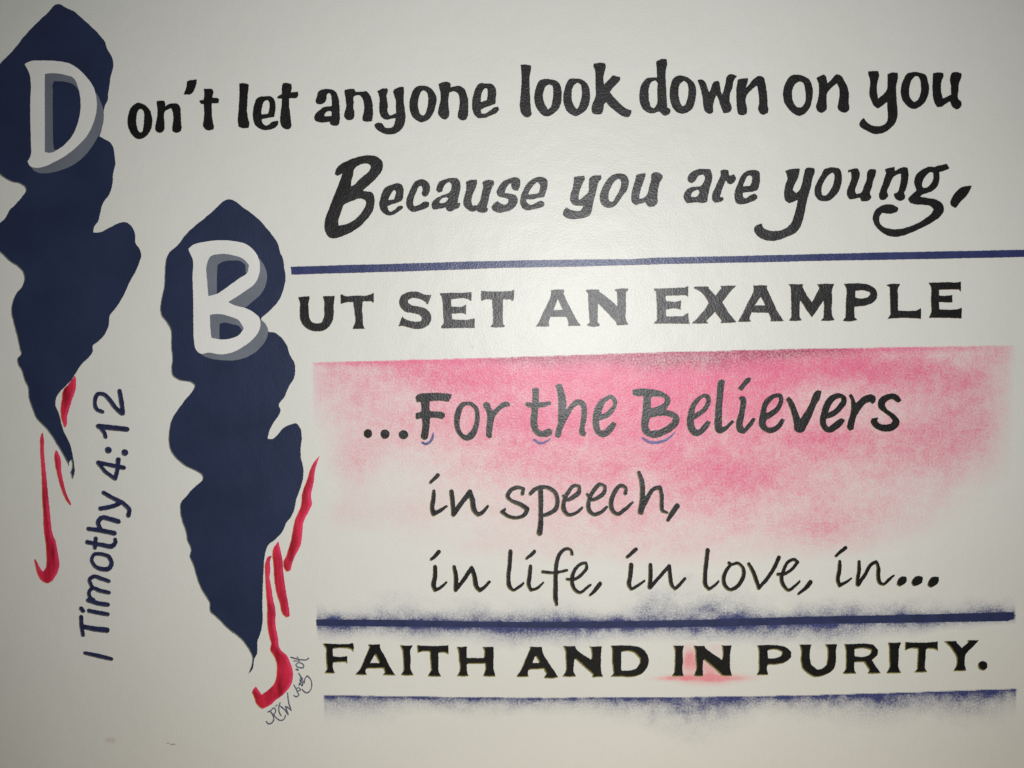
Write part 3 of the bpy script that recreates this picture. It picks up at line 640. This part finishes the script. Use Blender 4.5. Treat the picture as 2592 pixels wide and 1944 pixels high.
def skin(f, xs, ys, attrs):
    """Cut the grid along f = 0 and keep f < 0. Returns pixel points, attribute arrays and faces."""
    ny, nx = f.shape
    ins = f < 0
    idx = -np.ones(f.shape, int)
    need = ins
    idx[need] = np.arange(need.sum())
    yy, xx = np.nonzero(need)
    pts = [np.stack([xs[xx], ys[yy]], 1)]
    vals = {k: [a[yy, xx]] for k, a in attrs.items()}
    extra, ev, edge = [], {k: [] for k in attrs}, {}
    base = int(need.sum())

    def cut(a, b):
        key = (a, b) if a < b else (b, a)
        if key in edge:
            return edge[key]
        (j0, i0), (j1, i1) = key
        t = f[j0, i0] / (f[j0, i0] - f[j1, i1])
        edge[key] = base + len(extra)
        extra.append((xs[i0] + t * (xs[i1] - xs[i0]), ys[j0] + t * (ys[j1] - ys[j0])))
        for k, a_ in attrs.items():
            ev[k].append(a_[j0, i0] + t * (a_[j1, i1] - a_[j0, i0]))
        return edge[key]

    c = ins[:-1, :-1].astype(int) + ins[1:, :-1] + ins[:-1, 1:] + ins[1:, 1:]
    faces, rim = [], []
    J, I = np.nonzero(c == 4)
    for j, i in zip(J.tolist(), I.tolist()):
        faces.append((int(idx[j, i]), int(idx[j + 1, i]), int(idx[j + 1, i + 1]), int(idx[j, i + 1])))
    J, I = np.nonzero((c > 0) & (c < 4))
    for j, i in zip(J.tolist(), I.tolist()):
        q = [(j, i), (j + 1, i), (j + 1, i + 1), (j, i + 1)]
        for tri in ((q[0], q[1], q[2]), (q[0], q[2], q[3])):
            poly, cuts = [], []
            for k in range(3):
                a, b = tri[k], tri[(k + 1) % 3]
                if ins[a]:
                    poly.append(int(idx[a]))
                if ins[a] != ins[b]:
                    v = cut(a, b)
                    poly.append(v)
                    cuts.append((v, bool(ins[a])))
            if len(poly) >= 3:
                faces.append(tuple(poly))
            if len(cuts) == 2:
                o, n_ = cuts if cuts[0][1] else cuts[::-1]
                rim.append((o[0], n_[0]))
    if extra:
        pts.append(np.array(extra))
        for k in attrs:
            vals[k].append(np.array(ev[k]))
    return np.concatenate(pts), {k: np.concatenate(v) for k, v in vals.items()}, faces, rim


def film(name, f, xs, ys, attrs, mat, lift, parent, back=0.0):
    """A real film of paint: its face stands `lift` metres off the wall, its edge runs back to it."""
    pts, vals, faces, rim = skin(f, xs, ys, attrs)
    if len(faces) == 0:
        return None
    w = to_wall(pts)
    n = len(w)
    co = np.zeros((n, 3))
    co[:, 0], co[:, 1], co[:, 2] = w[:, 0], -lift, w[:, 1]
    org = np.array([(w[:, 0].min() + w[:, 0].max()) / 2, 0.0, (w[:, 1].min() + w[:, 1].max()) / 2])
    used = sorted({v for e in rim for v in e})
    low = {v: n + k for k, v in enumerate(used)}
    if used:
        lc = co[used].copy()
        lc[:, 1] = -back
        co = np.concatenate([co, lc])
    skirts = [(a, low[a], low[b], b) for a, b in rim]
    me = bpy.data.meshes.new(name)
    me.from_pydata((co - org).tolist(), [], faces + skirts)
    for k, a in vals.items():
        at = me.attributes.new(k, 'FLOAT', 'POINT')
        full = np.concatenate([a, a[used]]) if used else a
        at.data.foreach_set('value', full.astype(np.float32))
    me.materials.append(mat)
    me.update()
    o = bpy.data.objects.new(name, me)
    S.collection.objects.link(o)
    ploc = PLOC.get(parent.name, np.zeros(3))
    o.location = Vector(org - ploc)
    o.parent = parent
    PLOC[o.name] = org
    return o


PLOC = {}


def grid(prims, cell, pad=4.0):
    lo = np.array([1e9, 1e9]); hi = -lo
    for kind, P in prims:
        r = P[:, 2].max() if kind == 's' else 0
        lo = np.minimum(lo, P[:, :2].min(0) - r)
        hi = np.maximum(hi, P[:, :2].max(0) + r)
    xs = np.arange(lo[0] - pad, hi[0] + pad + cell, cell)
    ys = np.arange(lo[1] - pad, hi[1] + pad + cell, cell)
    return xs, ys


def mark(name, prims, style, lift, parent, k, cell=1.6, back=0.0, rough=1.0):
    xs, ys = grid(prims, cell)
    X, Y = np.meshgrid(xs, ys)
    wob = wobble(X, Y) * rough
    f = field(prims, X, Y) + wob
    core = field(prims, X - k, Y + k) + wob if k else f
    if not k:
        core = core - 5
    at = {'core': core}
    if style == 'red':
        at['side'] = field(prims, X + 6.5, Y - 1.0) + wob * 2
    return film(name, f, xs, ys, at, MAT[style], lift, parent, back)


# ---------------------------------------------------------------- the wall
def box(name, x0, x1, y0, y1, z0, z1, mat):
    v = [(x, y, z) for x in (x0, x1) for y in (y0, y1) for z in (z0, z1)]
    fs = [(0, 1, 3, 2), (4, 6, 7, 5), (0, 4, 5, 1), (2, 3, 7, 6), (0, 2, 6, 4), (1, 5, 7, 3)]
    me = bpy.data.meshes.new(name)
    me.from_pydata(v, [], fs)
    me.materials.append(mat)
    me.update()
    o = bpy.data.objects.new(name, me)
    S.collection.objects.link(o)
    return o


wall = box('painted_wall', -3.2, 3.4, 0.0, 0.12, -1.2, 3.6, MAT['wall'])
wall['label'] = 'cream wall painted with a black, navy and pink hand-lettered Bible verse'
wall['category'] = 'wall'
wall['kind'] = 'thing'
PLOC[wall.name] = np.zeros(3)
LIFT = 0.0006

# ---------------------------------------------------------------- lettering
RIMK = {'brush': 1.0, 'caps': 1.5, 'script': 2.0, 'capsb': 2.7, 'navy': 2.3, 'pen': 0, 'accent': 0}
CORN = {'brush': 58, 'caps': 34, 'script': 58, 'capsb': 34, 'navy': 60, 'pen': 60, 'accent': 60}
KIND = {'brush': 'black brush lettering', 'caps': 'black serif capitals', 'capsb': 'black serif capitals with olive edges',
        'script': 'black handwritten script', 'navy': 'navy lettering running up the wall', 'pen': 'thin grey-blue pen'}
NAMES = {'.': 'dot', ',': 'comma', "'": 'apostrophe', ':': 'colon'}
count = {}
word = None
for line in LETTERS.strip().splitlines():
    if line[0] == '@':
        _, ox, oy, sc, style = line.split()
        ox, oy, sc = float(ox), float(oy), float(sc)
    elif line[0] == '#':
        txt = line[2:]
        word = bpy.data.objects.new('painted_word' if style != 'pen' else txt, None)
        word.empty_display_size = 0.02
        S.collection.objects.link(word)
        word.parent = wall
        word['label'] = ('"%s" in %s' % (txt, KIND[style])) if style != 'pen' else {
            'signature': 'painter\'s initials signed in thin grey-blue pen', 'date': 'month and year written in thin grey-blue pen'}[txt]
        first = True
    else:
        ch, body = line[0], line[2:].strip()
        prims = parse(body, ox, oy, sc, CORN[style])
        if first:
            xs, ys = grid(prims, 2.0)
            c = to_wall([[xs.mean(), ys.mean()]])[0]
            org = np.array([c[0], 0, c[1]])
            word.location = Vector(org)
            PLOC[word.name] = org
            first = False
        nm = NAMES.get(ch, 'digit' if ch.isdigit() and style == 'navy' and word.get('label', '').startswith('"4') else 'letter')
        k = RIMK[style]
        if style == 'script':
            k = 1.2 if oy < 1100 else 2.4
        mark(nm, prims, style, LIFT * 2, word, k, cell=1.1 if style == 'pen' else 1.6, rough=0.6 if style == 'pen' else 1.0)

# ---------------------------------------------------------------- big painted shapes
shape_n = 0
initial = {}
rules = []
for line in SHAPES.strip().splitlines():
    if line[0] == '@':
        _, ox, oy, sc, style = line.split()
        ox, oy, sc = float(ox), float(oy), float(sc)
        continue
    key, body = line.split(':', 1)
    if key == 'shape':
        prims = parse(body, ox, oy, sc, 62)
        o = mark('navy_brush_shape', prims, 'navyshape', LIFT, wall, 2.4, cell=2.4)
        o['label'] = ['dark navy ragged shape behind the white D, cut by the frame',
                      'navy ragged shape with pointed tail behind the white B'][shape_n]
        shape_n += 1
    elif key in 'DB':
        prims = parse(body, ox, oy, sc, 50)
        o = mark('initial_letter', prims, 'initial', LIFT * 3, wall, 0, cell=1.8, rough=0.7)
        o['label'] = 'large white initial %s with slate drop shadow' % key
        initial[key] = o
    elif key.endswith('shadow'):
        prims = parse(body, ox, oy, sc, 50)
        mark('drop_shadow', prims, 'shadow', LIFT * 2, initial[key[0].upper()], 0, cell=1.8, rough=0.7)
    elif key == 'red':
        prims = parse(body, ox, oy, sc, 60)
        mark('red_brush_stroke', prims, 'red', LIFT * 1.5, wall, 1.8, cell=1.5)
    elif key == 'rule':
        prims = parse(body, ox, oy, sc, 1)
        o = mark('painted_rule', prims, ['rule', 'thickrule'][len(rules)], LIFT * 1.5, wall, 1.0, cell=2.4)
        o['label'] = ['navy rule above the words UT SET AN EXAMPLE', 'thick navy rule above the words FAITH AND IN PURITY'][len(rules)]
        rules.append(o)
for line in ACCENTS.strip().splitlines():
    if line[0] == '@':
        _, ox, oy, sc, style = line.split()
        ox, oy, sc = float(ox), float(oy), float(sc)
        continue
    mark('blue_underline_stroke', parse(line.split(':', 1)[1], ox, oy, sc, 60), 'accent', LIFT * 1.5, wall, 0, cell=1.2)


# ---------------------------------------------------------------- washes
def vnoise(X, Y, cell, seed):
    r = np.random.RandomState(seed).rand(256, 256)
    x, y = X / cell, Y / cell
    i, j = np.floor(x).astype(int), np.floor(y).astype(int)
    u, v = x - i, y - j
    u, v = u * u * (3 - 2 * u), v * v * (3 - 2 * v)
    g = lambda a, b: r[b % 256, a % 256]
    return (g(i, j) * (1 - u) + g(i + 1, j) * u) * (1 - v) + (g(i, j + 1) * (1 - u) + g(i + 1, j + 1) * u) * v


def fbm(X, Y, cell, seed, n=4):
    s = a = 0
    for k in range(n):
        s = s + vnoise(X, Y, cell / 2**k, seed + k) * 0.5**k
        a += 0.5**k
    return s / a


def ss(a, b, x):
    t = np.clip((x - a) / (b - a), 0, 1)
    return t * t * (3 - 2 * t)


def blobs(X, Y, L):
    d = 0
    for x, y, rx, ry, w in L:
        d = d + w * np.exp(-((X - x) / rx)**2 - ((Y - y) / ry)**2)
    return d


# the sponged pink field behind "...For the Believers in speech, in life"
xs, ys = np.arange(770, 2620, 4.0), np.arange(860, 1480, 4.0)
X, Y = np.meshgrid(xs, ys)
top = np.interp(X, [780, 1240, 1672, 2000, 2400, 2620], [917, 905, 891, 883, 876, 873])
low = fbm(X, Y, 120, 11)
tex = fbm(X * 0.8 + Y * 0.5, Y, 46, 31, 4)
dens = blobs(X, Y, PINK)
dens = dens * (0.62 + 0.76 * low) * (0.55 + 0.9 * tex) * (0.8 + 0.4 * fbm(X, Y, 15, 91))
dens += 0.75 * np.exp(-((Y - top) / 14.0)**2) * ss(785, 1000, X) * (1 - 0.85 * ss(2250, 2560, X))
dens += 0.5 * np.exp(-((Y - top) / 7.0)**2) * ss(785, 800, X) * (1 - ss(2000, 2590, X))
dens = 0.97 * (1 - np.exp(-1.9 * np.clip(dens, 0, None)))
dens *= ss(784, 800, X + 14 * (low - 0.5)) * (1 - ss(2545, 2585, X))
edge = Y - top + 1.6 * (fbm(X, Y, 9, 51) - 0.5) * 2
dark = 0.85 * blobs(X, Y, DARK) * (0.45 + 1.1 * fbm(X, Y, 30, 77))
dark = dark + 0.75 * np.exp(-(np.clip(edge, 0, None) / 9.0)**2) * ss(1180, 1420, X) * (1 - ss(1950, 2300, X)) * (0.4 + 1.0 * fbm(X, Y, 40, 83))
dens = (dens - 0.045) / 0.955
f = np.maximum(0.004 - dens, -edge / 40)
MAT['pink'] = wash('pink_sponged_paint', (0.79, 0.125, 0.26), (0.84, 0.21, 0.33), dark=(0.34, 0.035, 0.09))
o = film('pink_sponged_field', f, xs, ys, {'pigment': np.clip(dens * ss(-1.5, 2.5, edge), 0, 1), 'dark': np.clip(dark, 0, 0.85)}, MAT['pink'], LIFT * 0.5, wall)
o['label'] = 'mottled pink field with a burgundy upper edge behind the script lines'

# dry blue brushing either side of the thick rule, and the lowest dry-brushed line
MAT['blue'] = wash('blue_dry_brushed_paint', (0.045, 0.056, 0.18), (0.12, 0.135, 0.26))


def fuzz(name, x0, x1, line, above, below, seed, label, tall=(1.0, 1.0), power=1.35):
    xs = np.arange(x0 - 8, x1 + 8, 2.4)
    ly = np.interp(xs, *line)
    ys = np.arange(ly.min() - 110, ly.max() + 170, 2.4)
    X, Y = np.meshgrid(xs, ys)
    L = np.interp(X, *line)
    n1, n2, n3 = fbm(X, Y * 1.6, 60, seed), fbm(X, Y, 22, seed + 9), fbm(X, Y, 160, seed + 5)
    d = Y - L
    ha = np.interp(X, *above) * (0.55 + 0.9 * n1)
    hb = np.interp(X, *below) * (0.55 + 0.9 * n3)
    up = np.exp(-np.clip(-d, 0, None) / np.maximum(ha, 0.5)) if ha.max() > 1 else ss(-1.6, 0.6, d + 1.5 * (n2 - 0.5))
    dn = np.exp(-(np.clip(d, 0, None) / np.maximum(hb, 0.5))**power)
    dens = np.where(d < 0, up * tall[0], dn * tall[1]) * (0.65 + 1.0 * n2) * (0.7 + 0.85 * n1)
    dens *= ss(x0 - 1, x0 + 4, X + 4 * (n2 - 0.5)) * (1 - ss(x1 - 6, x1 + 1, X + 8 * (n2 - 0.5)))
    o = film(name, 0.055 - dens, xs, ys, {'pigment': np.clip((dens - 0.05) / 0.95, 0, 1)}, MAT['blue'], LIFT * 0.5, wall)
    o['label'] = label


fuzz('dry_brushed_blue_edge', 800, 2572,
     ([800, 1000, 1200, 1343, 1650, 1833, 2039, 2300, 2572], [1576, 1577, 1580, 1582, 1580, 1577, 1571, 1566, 1559]),
     ([800, 1000, 1180, 1300, 1600, 1650, 1750, 1880, 1930, 2050, 2300, 2572], [21, 22, 22, 18, 21, 36, 40, 34, 20, 22, 20, 17]),
     ([800, 1000, 1180, 1300, 1600, 1800, 2039, 2100, 2150, 2300, 2572], [17, 20, 20, 26, 27, 24, 24, 30, 25, 20, 13]),
     101, 'blue dry brushing above and below the thick navy rule', (0.95, 0.95))
fuzz('dry_brushed_blue_line', 818, 2576,
     ([818, 1000, 1343, 1700, 2039, 2300, 2579], [1760, 1763, 1767, 1765, 1761, 1753, 1744]),
     ([0, 3000], [0, 0]),
     ([818, 950, 1060, 1150, 1340, 1450, 1620, 1660, 1780, 1870, 1930, 2100, 2250, 2350, 2450, 2579], [18, 24, 17, 18, 13, 14, 20, 30, 34, 28, 17, 26, 30, 24, 40, 26]),
     151, 'blue dry-brushed line below the words FAITH AND IN PURITY', (1.0, 0.92), power=0.95)

# red smear around the word IN
xs, ys = np.arange(1630, 1960, 3.0), np.arange(1620, 1750, 3.0)
X, Y = np.meshgrid(xs, ys)
dens = blobs(X, Y, [(1745, 1672, 22, 34, 0.75), (1800, 1690, 42, 26, 0.55), (1812, 1640, 26, 14, 0.22), (1780, 1716, 90, 9, 0.75), (1700, 1717, 40, 6, 0.4),
                    (1850, 1716, 60, 9, 0.35), (1790, 1730, 70, 10, 0.22)]) * (0.6 + 0.8 * fbm(X, Y, 24, 201))
MAT['smear'] = wash('red_smeared_paint', (0.84, 0.16, 0.22), (0.88, 0.30, 0.32))
o = film('red_smear', 0.05 - dens, xs, ys, {'pigment': np.clip(dens - 0.045, 0, 0.75)}, MAT['smear'], LIFT * 0.8, wall)
o['label'] = 'soft red smear around the word IN'

# a brown stain and a scuff low on the wall
MAT['stain'] = wash_stain = paint('tan_stain', (0.42, 0.33, 0.24), (0.52, 0.42, 0.31), (0.5, 0.44, 0.36), rough=0.6)


def soft_spot(name, x, y, rx, ry, col, label, seed):
    xs, ys = np.arange(x - 3 * rx, x + 3 * rx, 1.5), np.arange(y - 3 * ry, y + 3 * ry, 1.5)
    X, Y = np.meshgrid(xs, ys)
    dens = np.exp(-((X - x) / rx)**2 - ((Y - y) / ry)**2) * (0.3 + 1.3 * fbm(X, Y, 9, seed)) * 0.42
    GRAIN[name + '_paint'] = (1.0, 0.8)
    m = wash(name + '_paint', col, col)
    o = film(name, 0.06 - dens, xs, ys, {'pigment': np.clip(dens - 0.055, 0, 1)}, m, LIFT * 0.4, wall)
    o['label'] = label


soft_spot('tan_stain', 280, 1874, 13, 8, (0.42, 0.29, 0.19), 'small tan stain low on the wall', 301)
mark('scuff_mark', parse('~2 422,1883,1.5 426,1881,2 430,1882,1 | ~2 433,1885,3 437,1884,3.5 444,1884,2', 0, 0, 1, 60), 'stain', LIFT * 0.5, wall, 0, cell=0.9, rough=0.5)
soft_spot('grey_chip', 1196, 877, 5, 4, (0.30, 0.29, 0.24), 'small grey chip above the pink field', 331)
